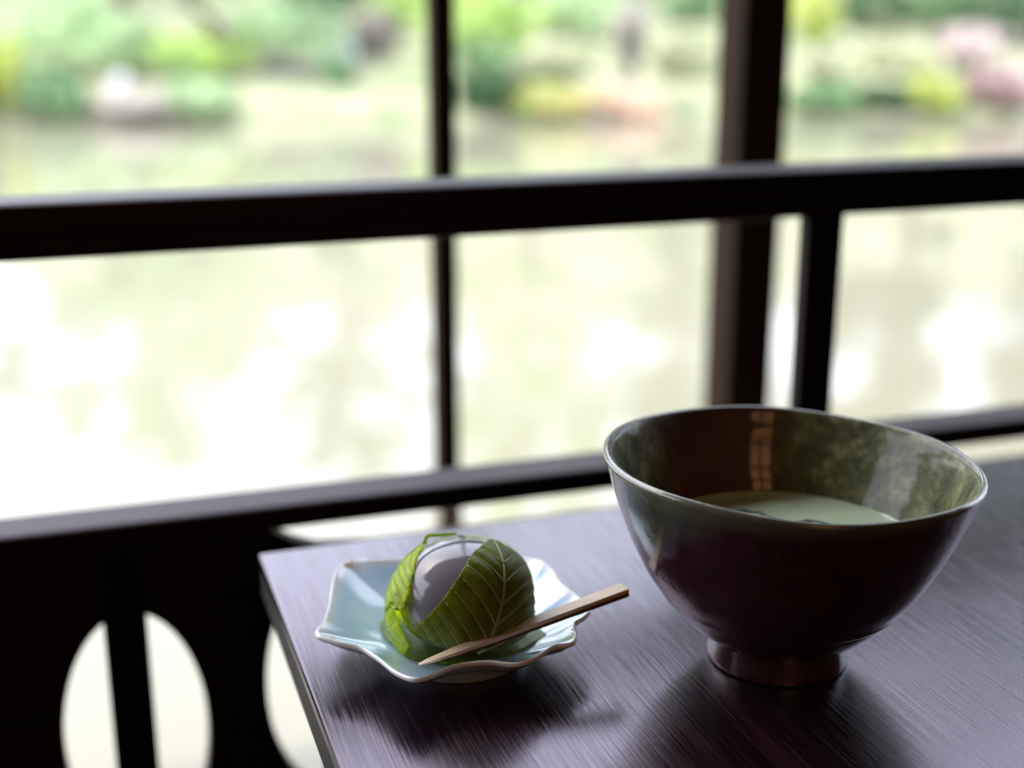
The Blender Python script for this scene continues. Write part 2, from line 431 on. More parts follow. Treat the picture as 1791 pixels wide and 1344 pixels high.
# ------------------------------------------------------------------ dish
rim_px = [(553,1108,.0165),(568,1082,.0165),(577,1050,.017),(582,1015,.018),(592,990,.019),(610,981,.019),(660,978,.0175),(750,977,.017),(850,977,.017),(900,975,.0175),(945,979,.019),(965,995,.019),
          (980,1018,.0175),(1005,1038,.0175),(1032,1062,.019),(1022,1078,.0185),(1004,1090,.0175),(1010,1108,.0175),(1000,1124,.0175),(968,1130,.017),(935,1150,.0165),(900,1160,.016),(855,1156,.016),(800,1162,.0155),(755,1180,.0155),(726,1187,.016),(692,1175,.0155),(660,1150,.0155),(630,1132,.0155),(590,1123,.016)]
rimp = cr([onz(x, y, z) for x, y, z in rim_px], 7, closed=True)
DC = np.array([-0.0195, 0.4345, 0.0])
nr = len(rimp)
floor_z = 0.0066
def dish_ring(s, z_of, shrink=0.0):
    out = []
    for p in rimp:
        d = p[:2]-DC[:2]; L = np.linalg.norm(d)
        Ls = 0.046                     # inner rings tend to a circle
        k = max(0, min(1, (s-0.25)/0.75))**1.3
        Lr = (L*k + Ls*(1-k))*s - shrink
        q = d/L*Lr
        out.append((DC[0]+q[0], DC[1]+q[1], z_of(s, p[2])))
    return out
def z_top(s, zr):
    t = max(0, min(1, (s-0.56)/0.44))
    return floor_z + (zr-floor_z)*(1-(1-t)**1.0*(1-0.35*t))*1.0 if t < 1 else zr
def z_top(s, zr):
    t = max(0, min(1, (s-0.55)/0.45))
    return floor_z + (zr-floor_z)*(t**1.25)
rings = []
for s in (0.02, 0.2, 0.4, 0.5, 0.56, 0.62, 0.68, 0.74, 0.80, 0.86, 0.91, 0.95, 0.98): rings.append(dish_ring(s, z_top))
lip = [tuple(p) for p in dish_ring(1.0, lambda s, z: z)]
rings.append([(x, y, z+0.0001) for x, y, z in dish_ring(0.995, lambda s, z: z)])
rings.append([(x, y, z-0.0006) for x, y, z in dish_ring(1.006, lambda s, z: z)])
rings.append([(x, y, z-0.0016) for x, y, z in dish_ring(1.004, lambda s, z: z)])
rings.append([(x, y, z-0.0021) for x, y, z in dish_ring(0.985, lambda s, z: z)])
for s in (0.93, 0.86, 0.78, 0.70, 0.62): rings.append([(x, y, z-0.0024) for x, y, z in dish_ring(s, z_top)])
def circ(r, z): 
    out = []
    for p in rimp:
        d = p[:2]-DC[:2]; d = d/np.linalg.norm(d); out.append((DC[0]+d[0]*r, DC[1]+d[1]*r, z))
    return out
rings += [circ(0.0250, 0.0042), circ(0.0246, 0.0004), circ(0.0240, 0.0), circ(0.0230, 0.0004), circ(0.0226, 0.0036), circ(0.0005, 0.0040)]
v = [p for r_ in rings for p in r_]; f = []
for i in range(len(rings)-1):
    for k in range(nr):
        k2 = (k+1) % nr; f.append((i*nr+k, (i+1)*nr+k, (i+1)*nr+k2, i*nr+k2))
f.append(tuple(range(nr))[::-1] if False else tuple(range(nr)))
def dish_mat():
    m, nt, b = newmat('pale_blue_celadon_glaze', (0.42, 0.62, 0.68), 0.12)
    v = coords(nt)
    n1 = noise(nt, v, 60, 4, 0.6)
    c1 = ramp(nt, n1, [(0.3, (0.42, 0.64, 0.88)), (0.7, (0.60, 0.78, 0.95))])
    at = N(nt, 'ShaderNodeAttribute', attribute_name='lip')
    mi = N(nt, 'ShaderNodeMix', data_type='RGBA'); nt.links.new(at.outputs['Fac'], mi.inputs[0]); nt.links.new(c1, mi.inputs[6]); mi.inputs[7].default_value = (0.88, 0.91, 0.93, 1)
    at2 = N(nt, 'ShaderNodeAttribute', attribute_name='iron')
    mu = N(nt, 'ShaderNodeMath', operation='MULTIPLY'); nt.links.new(at2.outputs['Fac'], mu.inputs[0])
    n2 = noise(nt, v, 420, 3, 0.6); rr = ramp(nt, n2, [(0.40, (0, 0, 0)), (0.52, (1, 1, 1))]); nt.links.new(rr, mu.inputs[1])
    m2 = N(nt, 'ShaderNodeMix', data_type='RGBA'); nt.links.new(mu.outputs[0], m2.inputs[0]); nt.links.new(mi.outputs[2], m2.inputs[6]); m2.inputs[7].default_value = (0.42, 0.24, 0.10, 1)
    nt.links.new(m2.outputs[2], b.inputs['Base Color'])
    b.inputs['Coat Weight'].default_value = 0.6; b.inputs['Coat Roughness'].default_value = 0.04
    b.inputs['Subsurface Weight'].default_value = 0.1; b.inputs['Subsurface Radius'].default_value = (0.002, 0.003, 0.003); b.inputs['Subsurface Scale'].default_value = 1
    bump(nt, b, n1, 0.1, 0.0006)
    return m
dish = mesh_obj('sweet_dish', v, f, dish_mat(), smooth=True)
tag(dish, 'pale blue celadon dish with a wavy pointed rim, under the leaf-wrapped sweet', 'dish')
la = dish.data.attributes.new('lip', 'FLOAT', 'POINT')
lipw = [0]*11+[0.35, 0.75, 1, 1, 0.9, 0.5]+[0.15]*20
la.data.foreach_set('value', np.repeat(lipw[:len(rings)], nr).astype(float))
ia = dish.data.attributes.new('iron', 'FLOAT', 'POINT')
spots = [(onz(612, 984, .0185), 0.0050), (onz(584, 1112, .0155), 0.0040), (onz(925, 984, .0185), 0.0035)]
vals = []
for p in v:
    q = 0
    for s_, rad in spots:
        q = max(q, 1-np.linalg.norm(np.array(p)-s_)/rad)
    vals.append(max(0, min(1, q*2.0)))
ia.data.foreach_set('value', vals)

# ------------------------------------------------------------------ the sweet
JC = np.array([-0.0163, 0.4300]); JR = 0.0243; JZ = 0.0076; JH = 0.0372
jprof = []
for t in np.linspace(-1, 1, 40):
    zz = 0.5*JH*(1+math.sin(t*PI/2)) if True else 0
    e = abs(math.sin(t*PI/2))
    rr = JR*(1-e**2.5)**(1/2.2)
    if t < 0: rr = max(rr, 0)
    jprof.append((max(rr, 0.00005), JZ+0.43*JH+(0.43*JH if t < 0 else 0.57*JH)*math.sin(t*PI/2)))
v, f = lathe(jprof, 72, lambda p, a: (p[0]*(1+0.012*math.sin(2*a+0.5)), p[1]*(1+0.012*math.sin(3*a)), p[2]))
m, nt, b = newmat('translucent_starch_jelly', (0.66, 0.62, 0.72), 0.09, IOR=1.36)
b.inputs['Transmission Weight'].default_value = 0.72
b.inputs['Subsurface Weight'].default_value = 0.6
b.inputs['Subsurface Radius'].default_value = (0.004, 0.004, 0.005); b.inputs['Subsurface Scale'].default_value = 1
b.inputs['Coat Weight'].default_value = 0.35; b.inputs['Coat Roughness'].default_value = 0.03
bump(nt, b, noise(nt, coords(nt), 130, 3), 0.25, 0.0008)
jelly = mesh_obj('jelly_sweet', v, f, m, smooth=True); jelly.location = (JC[0], JC[1], 0)
tag(jelly, 'glossy translucent grey-lavender jelly dome wrapped in green leaves on the blue dish', 'sweet')
core = [(max(r*0.80, 0.00004), JZ+0.004+(z-JZ)*0.80) for r, z in jprof]
v, f = lathe(core, 48)
mc, ntc, bc = newmat('bean_paste', (0.32, 0.28, 0.34), 0.6)
bump(ntc, bc, noise(ntc, coords(ntc), 300, 3), 0.4, 0.0008)
mesh_obj('bean_paste_core', v, f, mc, jelly, smooth=True)

# leaves
def leaf_mat(name, dark, light, trans=0.45):
    m, nt, b = newmat(name, dark, 0.35)
    v = coords(nt, (1, 1, 1), 'UV')
    n1 = noise(nt, v, 5, 4, 0.6)
    vo = N(nt, 'ShaderNodeTexVoronoi', feature='DISTANCE_TO_EDGE'); vo.inputs['Scale'].default_value = 34
    nt.links.new(v, vo.inputs['Vector'])
    col = ramp(nt, n1, [(0.3, dark), (0.7, light)])
    nt.links.new(col, b.inputs['Base Color'])
    bump(nt, b, vo.outputs['Distance'], 0.5, 0.0004)
    tr = N(nt, 'ShaderNodeBsdfTranslucent'); ms = N(nt, 'ShaderNodeMixShader'); ms.inputs[0].default_value = trans
    hs = N(nt, 'ShaderNodeHueSaturation'); hs.inputs['Value'].default_value = 2.2; hs.inputs['Hue'].default_value = 0.49; nt.links.new(col, hs.inputs['Color']); nt.links.new(hs.outputs[0], tr.inputs[0])
    out = nt.nodes['Material Output']
    nt.links.new(b.outputs[0], ms.inputs[1]); nt.links.new(tr.outputs[0], ms.inputs[2]); nt.links.new(ms.outputs[0], out.inputs[0])
    return m
M_leafA = leaf_mat('bright_leaf', (0.36, 0.46, 0.012), (0.55, 0.64, 0.03), 0.6)
M_leafB = leaf_mat('deep_green_leaf', (0.12, 0.16, 0.008), (0.26, 0.31, 0.015), 0.45)
M_leafC = leaf_mat('under_leaf', (0.17, 0.27, 0.02), (0.26, 0.36, 0.04), 0.4)
M_vein = leaf_mat('leaf_vein', (0.30, 0.42, 0.10), (0.38, 0.48, 0.14), 0.35)
M_veinB = leaf_mat('pale_leaf_vein', (0.34, 0.42, 0.16), (0.46, 0.54, 0.24), 0.2)
def build_leaf(name, label, surf, wprof, nv, mat, vmat, serr=30, bulge=0.00055, sweep=0.22, stalk=None, NU=110, NV=44):
    """surf(u, v) -> point; u along the midrib, v across (-1..1); wprof(u) half width in v"""
    t = empty(name)
    tag(t, label, 'leaf')
    def edge(u):
        return wprof(u)*(1+0.045*(((u*serr) % 1.0)-0.5))
    def P(u, vv, off=0.0):
        e = 1e-3
        p = surf(u, vv); pu = surf(min(u+e, 1.0), vv)-surf(max(u-e, 0), vv); pv = surf(u, vv+e)-surf(u, vv-e)
        nn = np.cross(pu, pv); nn /= np.linalg.norm(nn)+1e-15
        if np.dot(nn, p-np.array([JC[0], JC[1], 0.016])) < 0: nn = -nn
        ph = (u-sweep*abs(vv))*nv
        q = bulge*(abs(math.sin(PI*ph))-0.5)*min(1, abs(vv)*6)*(1 if wprof(u) > 0 else 0)
        r_ = p+nn*(q+off)
        r_[2] = max(r_[2], 0.0074+off*0.6) if zmin else r_[2]
        return r_
    zmin = True
    vs = []; fs = []; uv = []
    for i in range(NU+1):
        u = i/NU
        for j in range(NV+1):
            s = 2*j/NV-1
            vs.append(P(u, s*edge(u))); uv.append((u*1.5, s*edge(u)))
    for i in range(NU):
        for j in range(NV):
            a = i*(NV+1)+j; fs.append((a, a+1, a+NV+2, a+NV+1))
    o = mesh_obj('blade', vs, fs, mat, t, smooth=True)
    ul = o.data.uv_layers.new(name='UVMap')
    for lp in o.data.loops: ul.data[lp.index].uv = uv[lp.vertex_index]
    sm = o.modifiers.new('s', 'SOLIDIFY'); sm.thickness = 0.00028; sm.offset = 0
    mid = [P(u, 0, 0.00015) for u in np.linspace(0.0, 0.97, 50)]
    vv_, ff_ = tube(mid, lambda q: 0.00062*(1-0.75*q)+0.0001, 8)
    mesh_obj('midrib', vv_, ff_, vmat, t, smooth=True)
    for k in range(-int(sweep*nv*0.7), nv):
        u0 = (k+0.0)/nv+0.004
        for sg in (-1, 1):
            pts = []
            for s in np.linspace(0, 1, 22):
                vv1 = s*0.97; 
                uu = u0+sweep*vv1*1.0
                if uu < 0.01: continue
                if uu > 0.985 or vv1 > wprof(uu)*0.97: break
                pts.append(P(uu, sg*vv1, 0.00012))
            if len(pts) > 4:
                a, b2 = tube(pts, lambda q: 0.00038*(1-0.7*q)+0.00007, 6)
                mesh_obj('vein', a, b2, vmat, t, smooth=True)
    if stalk is not None:
        a, b2 = tube(cr(stalk, 8), lambda q: 0.00085*(1-0.25*q), 8)
        mesh_obj('stalk', a, b2, vmat, t, smooth=True)
    return t
def unit(a): return a/np.linalg.norm(a)
def ell_hit(px, py, c, rad):
    """where the sight line through a pixel of the photograph meets the ellipsoid (unit direction from its centre)"""
    d = ray(px, py); o = C0-c; A = d/rad; B = o/rad
    a = A@A; b_ = 2*A@B; cc = B@B-1; D = b_*b_-4*a*cc
    if D < 0: t = -b_/(2*a)
    else: t = (-b_-math.sqrt(D))/(2*a)
    return unit((o+d*t)/rad)
PZ0 = 0.0190
_pa = np.array([math.atan2(z-PZ0, r) for r, z in jprof]); _pr = np.array([math.hypot(z-PZ0, r) for r, z in jprof])
def dome_surf(dirs, off, droop, u0, flare=0.0):
    """a leaf surface lying on the dome: directions run from its centre, 'off' is the gap"""
    K = cr(np.array(dirs), 12)
    def surf(u, v):
        x = max(0.0, (u0+(1-u0)*u-droop*v*v/(0.35+abs(v)))*(len(K)-1)); x = min(x, len(K)-1.001)
        i = min(int(x), len(K)-2); t = x-i
        d = unit(K[i]*(1-t)+K[i+1]*t); i0 = max(i-1, 0); i1 = min(i+2, len(K)-1)
        sd_ = unit(np.cross(K[i1]-K[i0], d))
        q = unit(d*math.cos(v)+sd_*math.sin(v))
        R_ = np.interp(math.asin(max(-1, min(1, q[2]))), _pa, _pr)
        return np.array([JC[0], JC[1], PZ0])+q*(R_+off+flare*v*v)
    return surf
def ell_surf(c, rad, dirs):
    dirs = np.array(dirs); K = cr(dirs, 12)
    def surf(u, v):
        x = u*(len(K)-1); i = min(int(x), len(K)-2); t = x-i
        d = unit(K[i]*(1-t)+K[i+1]*t); i0 = max(i-1, 0); i1 = min(i+2, len(K)-1)
        tg = K[i1]-K[i0]; sd_ = unit(np.cross(tg, d))
        q = unit(d*math.cos(v)+sd_*math.sin(v))
        return c+q*rad
    return surf
# right-hand leaf folded over the front of the dome
cB = np.array([JC[0]+0.0022, JC[1]-0.0016, 0.0190]); rB = np.array([0.0262, 0.0258, 0.0262])
B0 = ell_hit(876, 1105, cB, rB); B1 = ell_hit(882, 1040, cB, rB); B2 = ell_hit(884, 985, cB, rB)
B3 = unit(np.array([0.30, -0.22, 1.0])); B4 = unit(np.array([0.30, 0.12, 1.0]))
_ax = unit(np.cross(B0, B2)); _pp = np.cross(_ax, B0); _th = math.acos(float(B0@B2))
KB = [B0*math.cos(a)+_pp*math.sin(a) for a in np.linspace(-0.70, _th+0.42, 8)]
def wB(u): return float(np.interp(u, [0, 0.05, 0.14, 0.30, 0.48, 0.65, 0.82, 1.0], [0.98, 1.0, 0.98, 0.88, 0.72, 0.55, 0.38, 0.0]))
build_leaf('wrapping_leaf', 'dark green veined leaf with toothed edge folded over the front right of the sweet',
           dome_surf(KB, 0.0012, 0.10, 0.10, 0.0012), wB, 7, M_leafB, M_veinB, serr=40, sweep=0.62, bulge=0.0005)
# left-hand leaf standing behind the dome
cA = np.array([JC[0], JC[1]+0.001, 0.0190]); rA = np.array([0.0290, 0.0285, 0.0268])
A0 = ell_hit(738, 945, cA, rA); A1 = ell_hit(703, 984, cA, rA); A2 = ell_hit(672, 1026, cA, rA); A3 = ell_hit(668, 1080, cA, rA); A4 = ell_hit(715, 1130, cA, rA)
def wA(u): return float(np.interp(u, [0, 0.05, 0.25, 0.5, 0.75, 0.92, 1.0], [0.06, 0.25, 0.62, 0.72, 0.55, 0.25, 0.0]))
st = [cA+A0*rA*1.005, ony(748, 938, 0.442), ony(772, 936, 0.443), ony(797, 934, 0.446)]
build_leaf('wrapping_leaf', 'bright yellow-green leaf with a short stalk standing against the left of the sweet',
           ell_surf(cA, rA, [A0, A1, A2, A3, A4]), wA, 11, M_leafA, M_vein, serr=36, sweep=0.3, bulge=0.0006, stalk=st)
# the leaf lying flat beneath
U0 = onz(672, 1086, 0.0078); U1 = onz(955, 1112, 0.0092)
axis = unit(np.array([U1[0]-U0[0], U1[1]-U0[1], 0])); side = np.array([-axis[1], axis[0], 0]); Ln = np.linalg.norm((U1-U0)[:2])
def surfU(u, v):
    p = np.array([U0[0], U0[1], 0.0076])+axis*u*Ln+side*v*0.03
    d = np.linalg.norm(p[:2]-DC[:2]); p[2] = 0.0076+0.30*max(0, d-0.026)+0.0003*math.sin(u*14)
    return p
def wU(u): return float(np.interp(u, [0, 0.08, 0.3, 0.55, 0.8, 0.93, 1.0], [0.15, 0.45, 0.85, 0.9, 0.55, 0.22, 0.0]))
build_leaf('wrapping_leaf', 'green leaf lying flat on the dish beneath the sweet, its tip under the pick', surfU, wU, 10, M_leafC, M_vein, serr=30, sweep=0.25, bulge=0.0004)

# ------------------------------------------------------------------ the pick
def pick():
    P0 = onz(733, 1164, 0.0158); P1 = onz(1093, 1029, 0.0265)
    ax = unit(P1-P0); L = np.linalg.norm(P1-P0)
    sdv = unit(np.cross(ax, np.array([0, 0, 1.0]))); up = np.cross(sdv, ax)
    def sect(rs, cut0=None):
        v = []
        for q, wd, zt, zb in rs:
            c = P0+ax*L*q
            v += [c-sdv*wd+up*zb, c+sdv*wd+up*zb, c+sdv*wd+up*zt, c-sdv*wd+up*zt]
        f = [(0, 1, 2, 3)]
        for i in range(len(rs)-1):
            for k in range(4):
                k2 = (k+1) % 4; f.append((i*4+k, (i+1)*4+k, (i+1)*4+k2, i*4+k2))
        e = (len(rs)-1)*4; f.append((e+3, e+2, e+1, e)); return v, f
    t = empty('sweet_pick', (0, 0, 0))
    tag(t, 'slender square wooden pick with dark bark side, laid across the blue dish', 'pick')
    v, f = sect([(0, 0.0007, 0.0004, 0.0), (0.05, 0.0014, 0.0006, -0.0002), (0.16, 0.0020, 0.0008, -0.0005), (0.34, 0.0024, 0.0008, -0.0007), (1.0, 0.0029, 0.0009, -0.0007)])
    m = wood('pale_pick_wood', (0.62, 0.48, 0.33), (0.80, 0.66, 0.48), 0.40, 'x', 60); 
    o = mesh_obj('shaft', v, f, m, t, bev=0.0002)
    v, f = sect([(0.10, 0.0017, -0.0004, -0.0007), (0.3, 0.0022, -0.00072, -0.0017), (1.0, 0.0027, -0.00072, -0.0024)])
    m2 = wood('dark_pick_bark', (0.045, 0.02, 0.01), (0.10, 0.045, 0.02), 0.6, 'x', 60)
    o2 = mesh_obj('bark', v, f, m2, t, bev=0.0002); o2['label'] = 'strip of dark brown bark'
pick()

# ------------------------------------------------------------------ paper lamp in the room behind
m_sh, nt, b = newmat('lit_lamp_paper', (0.9, 0.7, 0.45), 0.8)
b.inputs['Emission Color'].default_value = (1.0, 0.46, 0.18, 1); b.inputs['Emission Strength'].default_value = 3.6
lamp = empty('hanging_lantern', (0.40, -1.2, 0.64), 0.0)
tag(lamp, 'square paper lantern in a dark wooden frame, hanging from the ceiling inside the room', 'lamp')
boxo('lamp_shade', (-0.20, 0.20, -0.20, 0.20, 0.0, 0.50), m_sh, lamp)
for sx in (-1, 1):
    for sy in (-1, 1):
        boxo('frame_post', (sx*0.21-0.012, sx*0.21+0.012, sy*0.21-0.012, sy*0.21+0.012, -0.02, 0.52), M_post_v, lamp)
for z in (0.0, 0.17, 0.34, 0.50):
    boxo('crossbar', (-0.20, 0.20, 0.202, 0.214, z-0.018, z+0.018), M_post_v, lamp)
boxo('crossbar', (-0.018, 0.018, 0.202, 0.211, 0.02, 0.48), M_post_v, lamp)
boxo('top_board', (-0.22, 0.22, -0.22, 0.22, 0.52, 0.535), M_post_v, lamp)
v, f = tube([(0, 0, 0.53), (0, 0, 0.98)], 0.006, 6); mesh_obj('cord', v, f, M_post_v, lamp)

# ------------------------------------------------------------------ the garden across the pond
def leafy_mat(name, c, var=0.35, trans=0.3):
    m, nt, b = newmat(name, c, 0.6)
    oi = noise(nt, coords(nt), 3.0, 3, 0.6)
    lo = tuple(x*(1-var) for x in c); hi = tuple(min(1, x*(1+var)) for x in c)
    col = ramp(nt, oi, [(0.35, lo), (0.65, hi)])
    nt.links.new(col, b.inputs['Base Color'])
    tr = N(nt, 'ShaderNodeBsdfTranslucent'); nt.links.new(col, tr.inputs[0])
    ms = N(nt, 'ShaderNodeMixShader'); ms.inputs[0].default_value = trans
    nt.links.new(b.outputs[0], ms.inputs[1]); nt.links.new(tr.outputs[0], ms.inputs[2]); nt.links.new(ms.outputs[0], nt.nodes['Material Output'].inputs[0])
    return m
G = dict(
    pale=leafy_mat('pale_green_foliage', (0.430, 0.566, 0.320)),
    lime=leafy_mat('lime_foliage', (0.40, 0.55, 0.16)),
    yellow=leafy_mat('yellow_green_foliage', (0.50, 0.56, 0.14)),
    mid=leafy_mat('mid_green_foliage', (0.205, 0.339, 0.161)),
    deep=leafy_mat('deep_green_foliage', (0.057, 0.131, 0.049)),
    cream=leafy_mat('cream_foliage', (0.50, 0.51, 0.34)),
    orange=leafy_mat('orange_foliage', (0.58, 0.38, 0.20)),
    pink=leafy_mat('pink_blossom', (0.70, 0.58, 0.56)),
    plum=leafy_mat('plum_foliage', (0.36, 0.24, 0.22)),
)
M_stem = newmat('bark', (0.10, 0.075, 0.055), 0.9)[0]
def leaves_cloud(name, rx, ry, rz, cz, nleaf, size, mat, parent, lump=0.25, seed=0, low=-0.9):
    R = np.random.default_rng(seed)
    d = R.normal(size=(nleaf, 3)); d /= np.linalg.norm(d, axis=1)[:, None]
    d[:, 2] = np.where(d[:, 2] < low, -d[:, 2], d[:, 2])
    k = R.normal(size=(5, 3))*2.2; ph = R.uniform(0, 6, 5)
    l = 1+lump*np.sin(d@k.T+ph).sum(1)/2.2
    rr = (0.55+0.45*R.random(nleaf)**0.5)*l
    c = d*rr[:, None]*np.array([rx, ry, rz])+np.array([0, 0, cz])
    a = R.normal(size=(nleaf, 3)); a /= np.linalg.norm(a, axis=1)[:, None]
    b_ = np.cross(a, d+0.6*R.normal(size=(nleaf, 3))); b_ /= np.linalg.norm(b_, axis=1)[:, None]
    s = size*(0.6+0.8*R.random(nleaf))[:, None]
    V = np.stack([c-a*s, c-b_*s*0.45, c+a*s, c+b_*s*0.45], 1).reshape(-1, 3)
    me = bpy.data.meshes.new(name)
    me.vertices.add(len(V)); me.vertices.foreach_set('co', V.ravel())
    me.loops.add(nleaf*4); me.loops.foreach_set('vertex_index', np.arange(nleaf*4))
    me.polygons.add(nleaf); me.polygons.foreach_set('loop_start', np.arange(nleaf)*4); me.polygons.foreach_set('loop_total', np.full(nleaf, 4))
    me.update(); me.materials.append(mat)
    o = bpy.data.objects.new(name, me); link(o, parent); return o
def place(px, py):                  # a pixel on the garden ground of the far bank
    d = ray(px, py)
    for Yd in np.arange(13.0, 40, 0.05):
        p = C0+d*(Yd/d[1])
        if p[2] <= ground_h(p[0], Yd) and Yd > shore(p[0]): return Vector((p[0], Yd, ground_h(p[0], Yd)))
    return Vector((p[0], 30, ground_h(p[0], 30)))
sid = [0]
def shrub(name, label, px, base, wpx, hpx, mat, cat='shrub', group=None, nleaf=None, blossom=None, dens=1.0):
    sid[0] += 1
    loc = place(px, base); k = loc.y/FPX
    W = wpx*k/2; H = hpx*k
    t = empty(name, loc); tag(t, label, cat, group)
    nl = nleaf or int(500+900*min(W*H, 2.0)*dens)
    leaves_cloud('foliage', W, W*0.8, H*0.5, H*0.52, nl, 0.055+0.02*min(W, 1), G[mat], t, seed=sid[0])
    if blossom: leaves_cloud('blossom', W*1.03, W*0.85, H*0.52, H*0.55, nl//2, 0.05, G[blossom], t, seed=sid[0]+500)
    for q in range(3):
        a = q*2.1+sid[0]
        pts = [(0, 0, -0.05), (0.15*W*math.cos(a), 0.15*W*math.sin(a), H*0.25), (0.4*W*math.cos(a), 0.3*W*math.sin(a), H*0.6)]
        vv_, ff_ = tube(pts, lambda s: 0.02*(1-0.6*s), 6); mesh_obj('stem', vv_, ff_, M_stem, t)
    return t
def rock_mat():
    m, nt, b = newmat('garden_stone', (0.4, 0.38, 0.34), 0.9)
    nt.links.new(ramp(nt, noise(nt, coords(nt), 3, 5, 0.6), [(0.35, (0.10, 0.09, 0.07)), (0.65, (0.26, 0.24, 0.20))]), b.inputs['Base Color']); return m
M_rock = rock_mat()
M_rock_d = newmat('dark_garden_stone', (0.12, 0.105, 0.085), 0.9)[0]
M_rock_w = newmat('pale_garden_stone', (0.50, 0.49, 0.52), 0.8)[0]
def rock(label, px, base, wpx, hpx, mat):
    sid[0] += 1
    loc = place(px, base); k = loc.y/FPX; W = wpx*k/2; H = hpx*k
    bm = bmesh.new(); bmesh.ops.create_icosphere(bm, subdivisions=3, radius=1)
    R = np.random.default_rng(sid[0]); kk = R.normal(size=(6, 3))*1.8; ph = R.uniform(0, 6, 6)
    for vtx in bm.verts:
        d = np.array(vtx.co); q = 1+0.16*np.sin(kk@d+ph).sum()/1.5
        vtx.co = Vector((d[0]*q*W, d[1]*q*W*0.8, d[2]*q*H*0.6+H*0.4))
    me = bpy.data.meshes.new('garden_rock'); bm.to_mesh(me); bm.free(); me.materials.append(mat)
    o = bpy.data.objects.new('garden_rock', me); link(o); o.location = loc; tag(o, label, 'rock'); return o
def tree(name, label, px, base, wpx, trunk_m, crown_m, mat, nl=1800, lean=0.0, bark=M_stem):
    sid[0] += 1
    loc = place(px, base) if isinstance(base, (int, float)) else Vector(base); k = loc.y/FPX; W = wpx*k/2
    t = empty(name, loc); tag(t, label, 'tree')
    vv_, ff_ = tube(cr([(0, 0, -0.1), (0.1*lean, 0, trunk_m*0.5), (lean, 0, trunk_m), (lean*1.2, 0, trunk_m+crown_m*0.6)], 5), lambda s: 0.11*(1-0.75*s), 8)
    mesh_obj('trunk', vv_, ff_, bark, t, smooth=True)
    o = leaves_cloud('crown', W, W, crown_m/2, trunk_m+crown_m/2, nl, 0.11, G[mat], t, seed=sid[0]+90, lump=0.35); o.location.x = lean
    for q in range(4):
        a = q*1.57+sid[0]
        vv_, ff_ = tube([(lean*0.9, 0, trunk_m*0.9), (lean+W*0.35*math.cos(a), W*0.35*math.sin(a), trunk_m+crown_m*0.3), (lean+W*0.7*math.cos(a), W*0.7*math.sin(a), trunk_m+crown_m*0.55)], lambda s: 0.045*(1-0.7*s), 6)
        mesh_obj('branch', vv_, ff_, bark, t)
    return t

# left window bay
shrub('waterside_shrub', 'narrow bright yellow-green shrub at the far left edge of the pond bank', 24, 232, 52, 165, 'yellow')
shrub('waterside_shrub', 'dark green shrub behind the narrow yellow-green one at the far left', -15, 215, 70, 150, 'deep')
shrub('waterside_shrub', 'rounded mid-green shrub at the water between the yellow shrub and the boulders', 100, 216, 120, 85, 'mid')
shrub('hillside_shrub', 'dark green shrub above the rounded mid-green waterside shrub', 92, 165, 110, 45, 'deep')
shrub('hillside_shrub', 'large pale green shrub at the top left of the garden', 110, 120, 240, 130, 'pale')
shrub('hillside_shrub', 'pale green shrub above the grey boulders', 230, 135, 170, 90, 'pale')
shrub('waterside_shrub', 'mid-green shrub right of the grey boulders at the waterline', 355, 208, 110, 60, 'pale')
shrub('hillside_shrub', 'slim dark green shrub just right of the grey boulders', 325, 185, 34, 60, 'mid')
shrub('hillside_shrub', 'lime green shrub in front of the leaning bare trunk', 360, 140, 190, 80, 'lime')
shrub('hillside_shrub', 'pale green shrub right of the leaning trunk', 500, 115, 190, 100, 'pale')
shrub('hillside_shrub', 'deep green shrub over the dark brown boulder', 590, 50, 210, 70, 'deep')
shrub('hillside_shrub', 'lime green shrub behind the dark brown boulder', 690, 60, 120, 80, 'lime')
shrub('hillside_shrub', 'small green shrub left of the pale sandy slope', 590, 150, 60, 45, 'mid')
rock('long grey boulder lying at the far waterline on the left', 245, 205, 150, 50, M_rock)
rock('small pale boulder on top of the long grey boulder', 208, 168, 46, 34, M_rock_w)
rock('dark brown boulder beneath the deep green shrub, left of the thin post', 655, 100, 95, 62, M_rock_d)
rock('small white boulder beside the dark brown boulder', 595, 112, 55, 42, M_rock_w)
rock('low grey-brown boulder beneath the pale green shrub by the leaning trunk', 500, 128, 110, 28, M_rock)
tree('garden_tree', 'tree with leaning bare trunk among the pale shrubs on the left', 405, 140, 260, 1.0, 2.2, 'pale', 1500, -0.5)
# middle bay
shrub('hillside_shrub', 'yellow-green shrub just right of the thin post', 855, 95, 190, 110, 'lime')
shrub('hillside_shrub', 'small deep green shrub below the yellow-green one right of the thin post', 850, 120, 90, 40, 'mid')
shrub('waterside_shrub', 'dark shrub at the water, left of the orange azalea', 845, 195, 110, 62, 'deep')
shrub('hillside_shrub', 'low dark shrub behind the orange azalea', 930, 158, 130, 24, 'deep')
shrub('azalea', 'low orange azalea mound at the water below the stone lantern', 960, 212, 150, 52, 'lime', blossom='orange')
shrub('azalea', 'pinkish orange azalea mound right under the stone lantern', 1085, 214, 150, 50, 'orange', blossom='pink')
shrub('hillside_shrub', 'pale green shrub behind the stone lantern', 1000, 65, 150, 80, 'pale')
shrub('hillside_shrub', 'cream-coloured shrub left of the stone lantern', 980, 128, 130, 48, 'cream')
shrub('hillside_shrub', 'cream-coloured shrub between the stone lantern and the thick post', 1190, 135, 110, 70, 'cream')
shrub('hillside_shrub', 'green shrub at the top left of the thick post', 1215, 40, 90, 60, 'mid')
